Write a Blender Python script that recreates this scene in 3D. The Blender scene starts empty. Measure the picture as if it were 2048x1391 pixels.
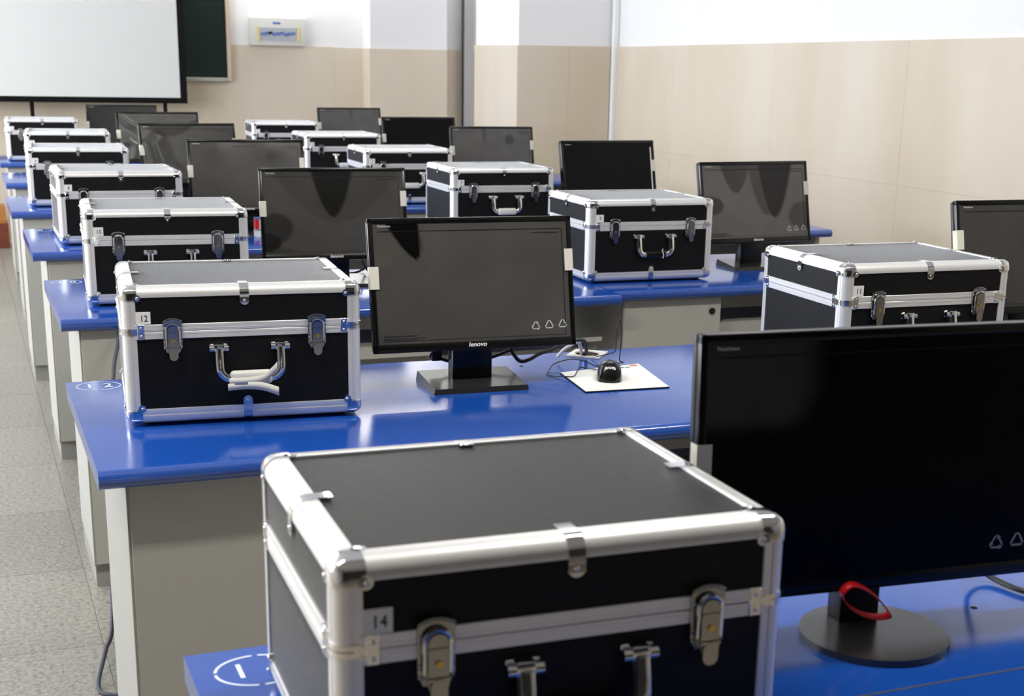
import bpy, bmesh, math, random
from mathutils import Vector, Matrix
random.seed(7)
C = bpy.context.scene.collection
S = bpy.context.scene
D = 0.79                      # desk top height

# ------------------------------------------------------------------ camera
cam_d = bpy.data.cameras.new('camera'); cam = bpy.data.objects.new('camera', cam_d); C.objects.link(cam)
Rv = (0.9238883553920082, -0.3820467341675925, 0.021693309635171694)
Uv = (0.08228859885713945, 0.2537199121360671, 0.963771130862403)
Fv = (0.3737096376455647, 0.888631813012309, -0.265846962806193)
cam.matrix_world = Matrix(((Rv[0], Uv[0], -Fv[0], 0), (Rv[1], Uv[1], -Fv[1], 0), (Rv[2], Uv[2], -Fv[2], 0.6937 + D), (0, 0, 0, 1)))
cam_d.sensor_width = 36; cam_d.lens = 2805.5 / 2048 * 36
cam_d.shift_x = -76.18 / 2048; cam_d.shift_y = 205.27 / 2048
cam_d.clip_start = 0.05; cam_d.clip_end = 60
cam_d.dof.use_dof = True; cam_d.dof.focus_distance = 3.05; cam_d.dof.aperture_fstop = 9.0
S.camera = cam
# ------------------------------------------------------------------ view, world, lights
S.view_settings.view_transform = 'Standard'; S.view_settings.look = 'None'
S.view_settings.gamma = 1; S.view_settings.use_curve_mapping = False
S.view_settings.exposure = -0.2
S.cycles.use_denoising = True
S.cycles.max_bounces = 8; S.cycles.diffuse_bounces = 5; S.cycles.glossy_bounces = 4
S.cycles.sample_clamp_indirect = 6
W = bpy.data.worlds.new('world'); S.world = W; W.use_nodes = True
W.node_tree.nodes['Background'].inputs[0].default_value = (0.85, 0.92, 1, 1)
W.node_tree.nodes['Background'].inputs[1].default_value = 1.0
def area(name, loc, rot, sx, sy, power, col):
    d = bpy.data.lights.new(name, 'AREA'); d.shape = 'RECTANGLE'; d.size = sx; d.size_y = sy
    d.energy = power; d.color = col
    o = bpy.data.objects.new(name, d); C.objects.link(o); o.location = loc; o.rotation_euler = rot
    return o
WINDOWS = [(3.4, 5.4), (6.0, 8.4), (9.0, 11.8)]      # y spans of the windows in the left wall
WZ0, WZ1, WX = 0.95, 2.9, -3.3
for (a, b) in WINDOWS:
    area('window_light', (WX - 0.12, (a + b) / 2, (WZ0 + WZ1) / 2), (0, math.radians(-90), 0), WZ1 - WZ0, b - a, 215 * (b - a) / 2.5, (0.86, 0.92, 1.0))
CEIL = D + 2.48
LAMPS = [(-0.6, 1.8, 56), (1.9, 1.8, 56), (-0.6, 5.0, 16), (2.4, 5.0, 16), (-0.6, 7.9, 22), (2.4, 7.9, 22)]
for (x, y, pw) in LAMPS:
    area('tube_light', (x, y, CEIL - 0.13), (0, 0, 0), 1.2, 0.10, pw, (1.0, 0.96, 0.88))
BOARD_LAMPS = [2.3, 3.45]
for x in BOARD_LAMPS:
    area('board_light', (x, 11.75, CEIL - 0.18), (math.radians(108), 0, 0), 1.1, 0.05, 95, (1.0, 0.98, 0.95))

# ------------------------------------------------------------------ materials
def srgb(r, g, b):
    f = lambda c: (c / 255 / 12.92) if c <= 10 else ((c / 255 + 0.055) / 1.055) ** 2.4
    return (f(r), f(g), f(b), 1)
def mat(name, col, rough=0.5, metal=0.0, spec=0.5, noise=None, bump=None, coat=0, sheen=0):
    m = bpy.data.materials.new(name); m.use_nodes = True; nt = m.node_tree; b = nt.nodes['Principled BSDF']
    b.inputs['Base Color'].default_value = col; b.inputs['Roughness'].default_value = rough
    b.inputs['Metallic'].default_value = metal; b.inputs['Specular IOR Level'].default_value = spec
    if coat: b.inputs['Coat Weight'].default_value = coat; b.inputs['Coat Roughness'].default_value = 0.08
    if sheen: b.inputs['Sheen Weight'].default_value = sheen; b.inputs['Sheen Roughness'].default_value = 0.17
    tc = nt.nodes.new('ShaderNodeTexCoord')
    if noise:            # (scale, colour 2, lo, hi, detail[, vector scale])
        n = nt.nodes.new('ShaderNodeTexNoise'); n.inputs['Scale'].default_value = noise[0]; n.inputs['Detail'].default_value = noise[4]
        if len(noise) > 5:
            mp = nt.nodes.new('ShaderNodeMapping'); mp.inputs['Scale'].default_value = noise[5]
            nt.links.new(tc.outputs['Object'], mp.inputs[0]); nt.links.new(mp.outputs[0], n.inputs['Vector'])
        else: nt.links.new(tc.outputs['Object'], n.inputs['Vector'])
        r = nt.nodes.new('ShaderNodeValToRGB'); r.color_ramp.elements[0].position = noise[2]; r.color_ramp.elements[1].position = noise[3]
        r.color_ramp.elements[0].color = col; r.color_ramp.elements[1].color = noise[1]
        nt.links.new(n.outputs[0], r.inputs[0]); nt.links.new(r.outputs[0], b.inputs['Base Color'])
    if bump:             # (scale, strength, kind)
        t = nt.nodes.new('ShaderNodeTexVoronoi' if bump[2] == 'dots' else 'ShaderNodeTexNoise'); t.inputs['Scale'].default_value = bump[0]
        nt.links.new(tc.outputs['Object'], t.inputs['Vector'])
        bp = nt.nodes.new('ShaderNodeBump'); bp.inputs['Strength'].default_value = bump[1]; bp.inputs['Distance'].default_value = 0.001
        nt.links.new(t.outputs[0], bp.inputs['Height']); nt.links.new(bp.outputs[0], b.inputs['Normal'])
    return m
M = {}
M['blue'] = mat('blue_laminate', (0.008, 0.066, 0.36, 1), 0.13, spec=0.5, bump=(900, 0.05, 'noise'))
M['blue'].node_tree.nodes['Principled BSDF'].inputs['IOR'].default_value = 1.95
M['blue_line'] = mat('grey_reflection_line', srgb(52, 56, 72), 0.5)  # colour of the painted beam reflection on the nearest desk
M['stencil'] = mat('white_stencil_paint', srgb(214, 224, 236), 0.5)
M['laminate'] = mat('light_grey_laminate', (0.43, 0.42, 0.385, 1), 0.45, spec=0.4, bump=(1200, 0.08, 'noise'))
M['edge'] = mat('edge_banding', srgb(150, 146, 138), 0.5)
M['kick'] = mat('toe_kick_grey', srgb(150, 148, 142), 0.5)
M['alu'] = mat('satin_aluminium', (0.86, 0.86, 0.86, 1), 0.36, metal=0.55, bump=(1500, 0.03, 'noise'))
M['chrome'] = mat('chrome', (0.80, 0.80, 0.80, 1), 0.09, metal=1.0)
M['nickel'] = mat('smoky_nickel', (0.36, 0.355, 0.34, 1), 0.12, metal=1.0)
M['brass'] = mat('brass', (0.75, 0.52, 0.12, 1), 0.3, metal=1.0)
M['panel'] = mat('black_textured_panel', (0.0035, 0.0035, 0.004, 1), 0.45, spec=0.25, bump=(420, 0.3, 'dots'), sheen=0.85)
M['rubber'] = mat('black_rubber', (0.004, 0.004, 0.004, 1), 0.7, spec=0.2)
M['plastic'] = mat('black_gloss_plastic', (0.004, 0.004, 0.004, 1), 0.22, spec=0.4)
M['plastic_side'] = mat('black_satin_plastic', (0.006, 0.006, 0.007, 1), 0.38, spec=0.5)
M['base'] = mat('dark_brushed_base', (0.02, 0.02, 0.02, 1), 0.24, spec=1.0)
M['glass'] = mat('dark_panel_glass', (0.004, 0.004, 0.004, 1), 0.12, spec=0.3)
M['paper'] = mat('white_paper', (0.80, 0.80, 0.78, 1), 0.7, spec=0.2)
M['ink'] = mat('black_ink', (0.015, 0.015, 0.015, 1), 0.7, spec=0.1)
M['print_dark'] = mat('dark_film_print', (0.012, 0.012, 0.014, 1), 0.5, spec=0.2)
M['print_light'] = mat('light_film_print', (0.50, 0.50, 0.47, 1), 0.6, spec=0.2)
M['logo'] = mat('silver_logo', (0.75, 0.75, 0.73, 1), 0.4)
M['tape'] = mat('cream_masking_tape', (0.72, 0.70, 0.60, 1), 0.7, spec=0.2)
M['foam'] = mat('white_foam_wrap', (0.66, 0.66, 0.62, 1), 0.75, spec=0.25, bump=(500, 0.4, 'noise'))
M['red'] = mat('red_plastic', (0.62, 0.006, 0.012, 1), 0.4)
M['cable'] = mat('black_cable', (0.008, 0.008, 0.009, 1), 0.45)
M['cable_blue'] = mat('dark_slate_cable', (0.035, 0.04, 0.06, 1), 0.5)
M['cable_white'] = mat('white_cable', (0.65, 0.65, 0.65, 1), 0.45)
M['white_plastic'] = mat('white_plastic', (0.68, 0.67, 0.62, 1), 0.45)
M['hole'] = mat('dark_hole', (0.02, 0.015, 0.01, 1), 0.9, spec=0.1)
M['rear'] = mat('darkened_rear_wall', (0.05, 0.048, 0.045, 1), 0.8, spec=0.1)  # unseen wall darkened so case fronts and chrome mirror little light
M['wall'] = mat('white_wall_paint', (0.84, 0.83, 0.83, 1), 0.75, spec=0.2, noise=(0.9, (0.80, 0.80, 0.80, 1), 0.35, 0.8, 3), bump=(60, 0.05, 'noise'))
M['tile'] = mat('beige_marble_tile', (0.62, 0.53, 0.41, 1), 0.28, spec=0.35, noise=(1.3, (0.70, 0.63, 0.54, 1), 0.3, 0.75, 6, (1, 1.6, 0.5)))
M['grout'] = mat('tile_grout', (0.50, 0.44, 0.36, 1), 0.8)
M['ceiling'] = mat('ceiling_paint', (0.76, 0.76, 0.76, 1), 0.85, spec=0.1)
M['screen'] = mat('projection_fabric', (0.70, 0.70, 0.68, 1), 0.8, spec=0.1)
M['black_fabric'] = mat('black_border_fabric', (0.006, 0.006, 0.006, 1), 0.8, spec=0.1)
M['board'] = mat('dark_green_board', (0.004, 0.012, 0.008, 1), 0.5, spec=0.2)
M['board_frame'] = mat('pale_wood_frame', (0.60, 0.48, 0.36, 1), 0.5)
M['rail_grey'] = mat('grey_green_rail', (0.40, 0.42, 0.36, 1), 0.5)
M['trunk'] = mat('grey_trunking', (0.40, 0.39, 0.38, 1), 0.5)
M['pipe'] = mat('white_pipe', (0.88, 0.88, 0.88, 1), 0.4)
M['yellow'] = mat('yellow_trim', (0.72, 0.60, 0.22, 1), 0.5)
M['blue_switch'] = mat('blue_switches', (0.10, 0.16, 0.42, 1), 0.5)
M['pale_blue'] = mat('pale_blue_panel', (0.42, 0.44, 0.48, 1), 0.4)
M['wood_red'] = mat('red_brown_wood', (0.12, 0.022, 0.006, 1), 0.5, noise=(6, (0.16, 0.035, 0.01, 1), 0.3, 0.7, 3, (1, 1, 8)))
M['wood_orange'] = mat('orange_wood', (0.38, 0.15, 0.03, 1), 0.5, noise=(6, (0.46, 0.2, 0.05, 1), 0.3, 0.7, 3, (1, 1, 8)))
M['frame'] = mat('window_frame', (0.7, 0.7, 0.7, 1), 0.5)
def floor_mat():
    m = mat('speckled_granite', srgb(168, 164, 154), 0.34, spec=0.4); nt = m.node_tree; b = nt.nodes['Principled BSDF']
    tc = nt.nodes['Texture Coordinate']
    n = nt.nodes.new('ShaderNodeTexNoise'); n.inputs['Scale'].default_value = 75; n.inputs['Detail'].default_value = 6; n.inputs['Roughness'].default_value = 0.75
    nt.links.new(tc.outputs['Object'], n.inputs['Vector'])
    r = nt.nodes.new('ShaderNodeValToRGB'); e = r.color_ramp.elements
    e[0].position = 0.36; e[0].color = srgb(96, 94, 88); e[1].position = 0.62; e[1].color = srgb(156, 152, 141)
    x = e.new(0.47); x.color = srgb(134, 131, 122)
    nt.links.new(n.outputs[0], r.inputs[0])
    oi = nt.nodes.new('ShaderNodeObjectInfo'); mr = nt.nodes.new('ShaderNodeMapRange'); mr.inputs['To Min'].default_value = 0.9; mr.inputs['To Max'].default_value = 1.06
    nt.links.new(oi.outputs['Random'], mr.inputs['Value'])
    mx = nt.nodes.new('ShaderNodeMixRGB'); mx.blend_type = 'MULTIPLY'; mx.inputs[0].default_value = 1
    nt.links.new(r.outputs[0], mx.inputs[1]); nt.links.new(mr.outputs[0], mx.inputs[2]); nt.links.new(mx.outputs[0], b.inputs['Base Color'])
    return m
M['floor'] = floor_mat()
def film_mat():          # translucent grey shipping film; darker where it lies flat against the dark panel
    m = mat('grey_protective_film', (0.05, 0.05, 0.048, 1), 0.24, spec=0.25); nt = m.node_tree; b = nt.nodes['Principled BSDF']
    a = nt.nodes.new('ShaderNodeAttribute'); a.attribute_name = 'contact'
    n = nt.nodes.new('ShaderNodeTexNoise'); n.inputs['Scale'].default_value = 9; nt.links.new(nt.nodes['Texture Coordinate'].outputs['Object'], n.inputs['Vector'])
    mr = nt.nodes.new('ShaderNodeMapRange'); mr.inputs['From Min'].default_value = 0.3; mr.inputs['From Max'].default_value = 0.7; mr.inputs['To Min'].default_value = 0.88; mr.inputs['To Max'].default_value = 1.1
    nt.links.new(n.outputs[0], mr.inputs['Value'])
    mx = nt.nodes.new('ShaderNodeMixRGB'); mx.inputs[1].default_value = (0.105, 0.099, 0.090, 1); mx.inputs[2].default_value = (0.003, 0.003, 0.003, 1)
    nt.links.new(a.outputs['Fac'], mx.inputs[0])
    sp = nt.nodes.new('ShaderNodeMapRange'); sp.inputs['To Min'].default_value = 0.55; sp.inputs['To Max'].default_value = 0.12
    nt.links.new(a.outputs['Fac'], sp.inputs['Value']); nt.links.new(sp.outputs[0], b.inputs['Specular IOR Level'])
    m2 = nt.nodes.new('ShaderNodeMixRGB'); m2.blend_type = 'MULTIPLY'; m2.inputs[0].default_value = 1
    nt.links.new(mx.outputs[0], m2.inputs[1]); nt.links.new(mr.outputs[0], m2.inputs[2]); nt.links.new(m2.outputs[0], b.inputs['Base Color'])
    return m
M['film'] = film_mat()

# ------------------------------------------------------------------ mesh helpers
class MB:
    def __init__(s): s.bm = bmesh.new()
    def box(s, x0, x1, y0, y1, z0, z1, bev=0, seg=1, only=None):
        vs = [s.bm.verts.new((x, y, z)) for x in (x0, x1) for y in (y0, y1) for z in (z0, z1)]
        q = [(0, 1, 3, 2), (4, 6, 7, 5), (0, 4, 5, 1), (2, 3, 7, 6), (0, 2, 6, 4), (1, 5, 7, 3)]
        fs = [s.bm.faces.new([vs[i] for i in f]) for f in q]
        if bev:
            es = list({e for f in fs for e in f.edges if only is None or only(e.verts[0].co, e.verts[1].co)})
            bmesh.ops.bevel(s.bm, geom=es, offset=bev, segments=seg, profile=0.5, affect='EDGES', clamp_overlap=True)
        return s
    def prism(s, pts, axis, a, b, f=None):
        # pts: 2-D polygon; axis 'x': (u,v)->(y,z); 'y': (x,z); 'z': (x,y)
        f = f or {'x': lambda u, v, t: (t, u, v), 'y': lambda u, v, t: (u, t, v), 'z': lambda u, v, t: (u, v, t)}[axis]
        A = [s.bm.verts.new(f(u, v, a)) for u, v in pts]; B = [s.bm.verts.new(f(u, v, b)) for u, v in pts]; n = len(pts)
        for i in range(n): s.bm.faces.new((A[i], A[(i + 1) % n], B[(i + 1) % n], B[i]))
        s.bm.faces.new(A[::-1]); s.bm.faces.new(B)
        return s
    def cyl(s, p0, p1, r, n=12, r1=None):
        return s.tube([p0, p1], r, n, r1)
    def tube(s, pts, r, n=8, r1=None, cap=True):
        pts = [Vector(p) for p in pts]; rings = []
        N = None
        for i, p in enumerate(pts):
            t = (pts[min(i + 1, len(pts) - 1)] - pts[max(i - 1, 0)]).normalized()
            if N is None:
                N = t.cross(Vector((0, 0, 1)) if abs(t.z) < 0.9 else Vector((1, 0, 0))).normalized()
            else: N = (N - t * N.dot(t)).normalized()
            Bn = t.cross(N); rr = r if r1 is None else r + (r1 - r) * i / (len(pts) - 1)
            rings.append([s.bm.verts.new(p + (N * math.cos(k * 2 * math.pi / n) + Bn * math.sin(k * 2 * math.pi / n)) * rr) for k in range(n)])
        for a, b in zip(rings, rings[1:]):
            for k in range(n): s.bm.faces.new((a[k], a[(k + 1) % n], b[(k + 1) % n], b[k]))
        if cap: s.bm.faces.new(rings[0][::-1]); s.bm.faces.new(rings[-1])
        return s
    def ball(s, c, r, sq=(1, 1, 1), u=10, v=6):
        bmesh.ops.create_uvsphere(s.bm, u_segments=u, v_segments=v, radius=r, matrix=Matrix.Translation(c) @ Matrix.Diagonal((*sq, 1)))
        return s
    def mesh(s, name, m, smooth=40):
        bmesh.ops.recalc_face_normals(s.bm, faces=s.bm.faces)
        me = bpy.data.meshes.new(name); s.bm.to_mesh(me); s.bm.free()
        if m: me.materials.append(m)
        if smooth: 
            me.shade_smooth(); me.set_sharp_from_angle(angle=math.radians(smooth))
        return me
    def build(s, name, m, parent=None, smooth=40): return link(name, s.mesh(name, m, smooth), parent)
def link(name, me, parent=None):
    o = bpy.data.objects.new(name, me); C.objects.link(o)
    if parent: o.parent = parent
    return o
def thing(name, label, cat, loc=(0, 0, 0), rz=0, group=None):
    o = bpy.data.objects.new(name, None); C.objects.link(o); o.location = loc; o.rotation_euler = (0, 0, rz)
    o.empty_display_size = 0.1; return tag(o, label, cat, group)
def tag(o, label, cat, group=None):
    o['label'] = label; o['category'] = cat
    if group: o['group'] = group
    return o
def struct(o): o['kind'] = 'structure'; return o
def copy_tree(o, parent=None):
    c = o.copy(); C.objects.link(c)
    if parent: c.parent = parent
    for ch in list(o.children): copy_tree(ch, c)
    return c
def smooth_path(P, n=6):
    P = [Vector(p) for p in P]; out = []
    for i in range(len(P) - 1):
        a, b, c, d = P[max(i - 1, 0)], P[i], P[i + 1], P[min(i + 2, len(P) - 1)]
        for k in range(n):
            t = k / n
            out.append(0.5 * ((2 * b) + (c - a) * t + (2 * a - 5 * b + 4 * c - d) * t * t + (3 * b - a - 3 * c + d) * t ** 3))
    return out + [P[-1]]
def text_mesh(txt, size, m, shear=0, bold=0, sx=1, spacing=1, depth=0.0002):
    """flat lettering in the x-z plane facing -y, centred"""
    cu = bpy.data.curves.new('lettering', 'FONT'); cu.body = txt; cu.size = size; cu.shear = shear; cu.offset = bold
    cu.align_x = 'CENTER'; cu.align_y = 'CENTER'; cu.space_character = spacing; cu.extrude = depth; cu.resolution_u = 3
    o = bpy.data.objects.new('lettering', cu); C.objects.link(o)
    bpy.context.view_layer.update()
    me = bpy.data.meshes.new_from_object(o.evaluated_get(bpy.context.evaluated_depsgraph_get()))
    bpy.data.objects.remove(o); bpy.data.curves.remove(cu)
    me.transform(Matrix.Rotation(math.radians(90), 4, 'X') @ Matrix.Diagonal((sx, 1, 1, 1)))
    me.materials.clear(); me.materials.append(m); me.name = 'lettering'
    return me
def arc(cx, cy, r, a0, a1, n): return [(cx + r * math.cos(math.radians(a0 + (a1 - a0) * i / n)), cy + r * math.sin(math.radians(a0 + (a1 - a0) * i / n))) for i in range(n + 1)]

# ------------------------------------------------------------------ room shell
FY, RX, BY = 12.3, 4.45, -4.0          # front wall, right wall, rear wall
struct(MB().box(WX, RX, BY, FY, -0.1, -0.004).build('floor', M['grout'], smooth=0))
flo = bpy.data.objects['floor']
tm = MB().box(-0.299, 0.299, -0.299, 0.299, -0.004, 0).mesh('floor_tile', M['floor'], 0)
for i in range(9):
    for j in range(20):
        o = link('floor_tile', tm, flo); o.location = (-0.65 + 0.6 * i, 0.27 + 0.6 * j, 0); o.rotation_euler = (0, 0, random.choice((0, 1, 2, 3)) * math.pi / 2)
struct(MB().box(WX - 0.3, RX + 0.2, BY - 0.2, FY + 0.2, CEIL, CEIL + 0.1).build('ceiling', M['ceiling'], smooth=0))
for k, y in enumerate((1.2, 5.45, 9.53)):
    struct(MB().box(WX, RX, y, y + 0.35, CEIL - 0.34, CEIL).build('trim_%d' % (k + 1), M['wall'], smooth=0))
wf = struct(MB().box(WX - 0.2, RX + 0.2, FY, FY + 0.2, 0, CEIL).build('wall_front', M['wall'], smooth=0))
wr = struct(MB().box(RX, RX + 0.2, BY, FY, 0, CEIL).build('wall_right', M['wall'], smooth=0))
wb = struct(MB().box(WX - 0.2, RX + 0.2, BY - 0.2, BY, 0, CEIL).build('wall_back', M['rear'], smooth=0))
wl = MB().box(WX - 0.25, WX, BY, FY, 0, WZ0).box(WX - 0.25, WX, BY, FY, WZ1, CEIL)
ys = [BY] + [v for w in WINDOWS for v in w] + [FY]
for a, b in zip(ys[::2], ys[1::2]): wl.box(WX - 0.25, WX, a, b, WZ0, WZ1)
wl = struct(wl.build('wall_left', M['wall'], smooth=0))
for k, (a, b) in enumerate(WINDOWS):
    m = MB(); x0, x1 = WX - 0.07, WX - 0.02
    for (y0, y1, z0, z1) in ((a, b, WZ0, WZ0 + 0.06), (a, b, WZ1 - 0.06, WZ1), (a, a + 0.06, WZ0, WZ1), (b - 0.06, b, WZ0, WZ1), ((a + b) / 2 - 0.035, (a + b) / 2 + 0.035, WZ0, WZ1)):
        m.box(x0, x1, y0, y1, z0, z1)
    struct(m.build('window_%d' % (k + 1), M['frame'], smooth=0))
# beige tile dado, every tile a piece
def dado(parent, f, spans, tops, zj, depth=0.012, g=0.0006):
    for k, (a, b) in enumerate(spans):
        za, zb = tops[k]
        zs = [0] + zj
        for z0, z1 in zip(zs, zs[1:] + [None]):
            t0, t1 = (z1 - g, z1 - g) if z1 else (za, zb)
            m = MB()
            v = [m.bm.verts.new(f(s, dd, z)) for (s, z) in ((a + g, z0), (b - g, z0), (b - g, t1), (a + g, t0)) for dd in (0, depth)]
            for q in ((1, 3, 5, 7), (0, 6, 4, 2), (0, 2, 3, 1), (2, 4, 5, 3), (4, 6, 7, 5), (6, 0, 1, 7)): m.bm.faces.new([v[i] for i in q])
            m.build('wall_tile', M['tile'], parent, 0)
ztop = lambda y: D + 0.853 - (y - 5.17) * 0.00785
js = [8.59 - 1.27 * k for k in range(10)][::-1]
js = [y for y in js if y > BY] + [9.5]
dado(wr, lambda s, d, z: (RX - d, s, z), list(zip(js, js[1:])), [(ztop(a), ztop(b)) for a, b in zip(js, js[1:])], [0.22, 0.92])
xs = [WX + 0.02 + 1.27 * k for k in range(6)] + [4.36]
dado(wf, lambda s, d, z: (s, FY - d, z), list(zip(xs, xs[1:])), [(D + 0.785, D + 0.79)] * 6, [0.22, 0.92])
#dado(wb, lambda s, d, z: (s, BY + d, z), list(zip(xs, xs[1:])), [(D + 0.8, D + 0.8)] * 6, [0.22, 0.92])
# square column by the right wall and shallow pilaster on the front wall
CX, CY0, CY1 = 3.70, 9.53, 10.42
col = struct(MB().box(CX, RX, CY0, CY1, 0, CEIL).build('trim_4', M['wall'], smooth=0))
dado(col, lambda s, d, z: (s, CY0 - d, z), [(CX - 0.012, 4.08), (4.08, 4.405)], [(D + 0.813, D + 0.817), (D + 0.817, D + 0.82)], [0.22, 0.92])
dado(col, lambda s, d, z: (CX - d, s, z), [(CY0, 9.98), (9.98, CY1)], [(D + 0.813, D + 0.814), (D + 0.814, D + 0.815)], [0.22, 0.92])
PX0, PX1, PY = 3.335, 4.02, 12.08
pil = struct(MB().box(PX0, PX1, PY, FY, 0, CEIL).build('trim_5', M['wall'], smooth=0))
dado(pil, lambda s, d, z: (s, PY - d, z), [(PX0 - 0.012, 3.68), (3.68, PX1)], [(D + 0.783, D + 0.785), (D + 0.785, D + 0.787)], [0.22, 0.92])
dado(pil, lambda s, d, z: (PX0 - d, s, z), [(PY, FY)], [(D + 0.783, D + 0.783)], [0.22, 0.92])
pipe = MB().box(4.405, 4.449, 9.47, 9.515, 0, CEIL, 0.008, 2).build('corner_pipe', M['pipe'])
tag(pipe, 'white boxed pipe running up the corner between column and right wall', 'pipe')
tr = thing('wall_trunking', 'grey vertical cable trunking on the front wall left of the column', 'trunking', (4.21, 12.24, 0))
MB().box(0.01, 0.095, -0.05, 0.06, 0, CEIL).build('trunking_box', M['trunk'], tr, 0)
MB().cyl((0, -0.03, 0), (0, -0.03, CEIL), 0.007, 6).build('cable', M['cable'], tr)
# ceiling fittings (out of view, they light the room)
lf = None
for k, (x, y, pw) in enumerate(LAMPS):
    o = link('ceiling_light', lf or MB().box(-0.65, 0.65, -0.08, 0.08, -0.10, 0, 0.02, 2).mesh('ceiling_light', M['white_plastic']))
    lf = o.data; o.location = (x, y, CEIL); tag(o, 'white tube light fitting under the ceiling, above the frame', 'light', 'ceiling tube fittings')
lf = None
for x in BOARD_LAMPS:
    o = link('board_lamp', lf or MB().box(-0.57, 0.57, -0.05, 0.0, -0.05, 0.05, 0.01, 2).box(-0.02, 0.02, -0.03, 0.0, 0.05, 0.135).mesh('board_lamp', M['trunk'])); lf = o.data
    o.location = (x, 11.735, CEIL - 0.18); tag(o, 'grey lamp bar hung under the ceiling before the front wall, above the frame', 'light', 'front wall lamp bars')
# stage platform at the front left
pl = thing('stage_platform', 'stepped wooden platform with red brown riser at the far left under the screen', 'platform', (-0.6, 11.76, 0))
MB().box(-2.2, 0.93, 0, 0.27, 0, 0.19).build('lower_step', M['wood_red'], pl, 0)
MB().box(-2.2, 0.92, 0.06, 0.27, 0.19, 0.32).build('upper_step', M['wood_orange'], pl, 0)

# ------------------------------------------------------------------ blackboard, screen, wall box
bb = thing('blackboard', 'dark green blackboard with pale frame on the front wall behind the screen', 'blackboard', (0.9, 12.28, 0))
z0 = D + 0.49
MB().box(-2.4, 1.25, -0.03, 0.008, z0 + 0.03, z0 + 1.25).build('board_surface', M['board'], bb, 0)
MB().box(1.25, 1.285, -0.05, 0.008, z0, z0 + 1.29, 0.004).build('side_frame', M['board_frame'], bb)
MB().box(-2.4, 1.25, -0.06, 0.008, z0, z0 + 0.03, 0.004).build('chalk_rail', M['rail_grey'], bb)
MB().box(-2.4, 1.25, -0.05, 0.008, z0 + 1.25, z0 + 1.29, 0.004).build('top_frame', M['board_frame'], bb)
ps = thing('projection_screen', 'large white projection screen with black border at the front left', 'screen', (0.3, 12.0, 0))
zs0 = D + 0.315
MB().box(-2.0, 1.42, -0.004, 0.004, zs0 + 0.045, D + 1.9).build('screen_fabric', M['screen'], ps, 0)
MB().box(-2.05, 1.475, -0.006, 0.008, zs0, zs0 + 0.045).build('bottom_border', M['black_fabric'], ps, 0)
MB().box(1.42, 1.475, -0.006, 0.008, zs0 + 0.045, D + 1.9).build('side_border', M['black_fabric'], ps, 0)
MB().box(-2.05, 1.475, -0.006, 0.008, D + 1.9, D + 2.0).build('top_border', M['black_fabric'], ps, 0)
MB().box(-2.1, 1.5, -0.06, 0.06, D + 2.0, D + 2.13, 0.03, 3).build('roller_case', M['white_plastic'], ps)
for x in (0.28, 1.30): MB().cyl((x, 0.03, 0), (x, 0.03, zs0 + 0.03), 0.016, 10).build('stand_post', M['black_fabric'], ps)
wbx = thing('switch_box', 'white electrical switch box with yellow edged window beside the blackboard', 'switch box', (2.58, 12.29, D))
MB().box(-0.235, 0.235, -0.07, 0.008, 0.787, 1.012, 0.008, 2).build('box_body', M['white_plastic'], wbx)
MB().box(-0.178, -0.158, -0.078, -0.069, 0.82, 0.937).box(0.158, 0.178, -0.078, -0.069, 0.82, 0.937).build('yellow_trim', M['yellow'], wbx, 0)
win = MB().box(-0.158, 0.158, -0.074, -0.069, 0.825, 0.932).build('window', M['pale_blue'], wbx, 0)
for k in range(9):
    MB().box(-0.148 + 0.033 * k, -0.120 + 0.033 * k, -0.080, -0.073, 0.868 + (k % 3) * 0.006, 0.892 + (k % 3) * 0.004).build('breaker_switch', M['ink'] if k == 2 else M['blue_switch'], win, 0)
MB().box(-0.045, 0.02, -0.0712, -0.0695, 0.96, 0.978).build('maker_mark', M['blue_switch'], wbx, 0)

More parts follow.
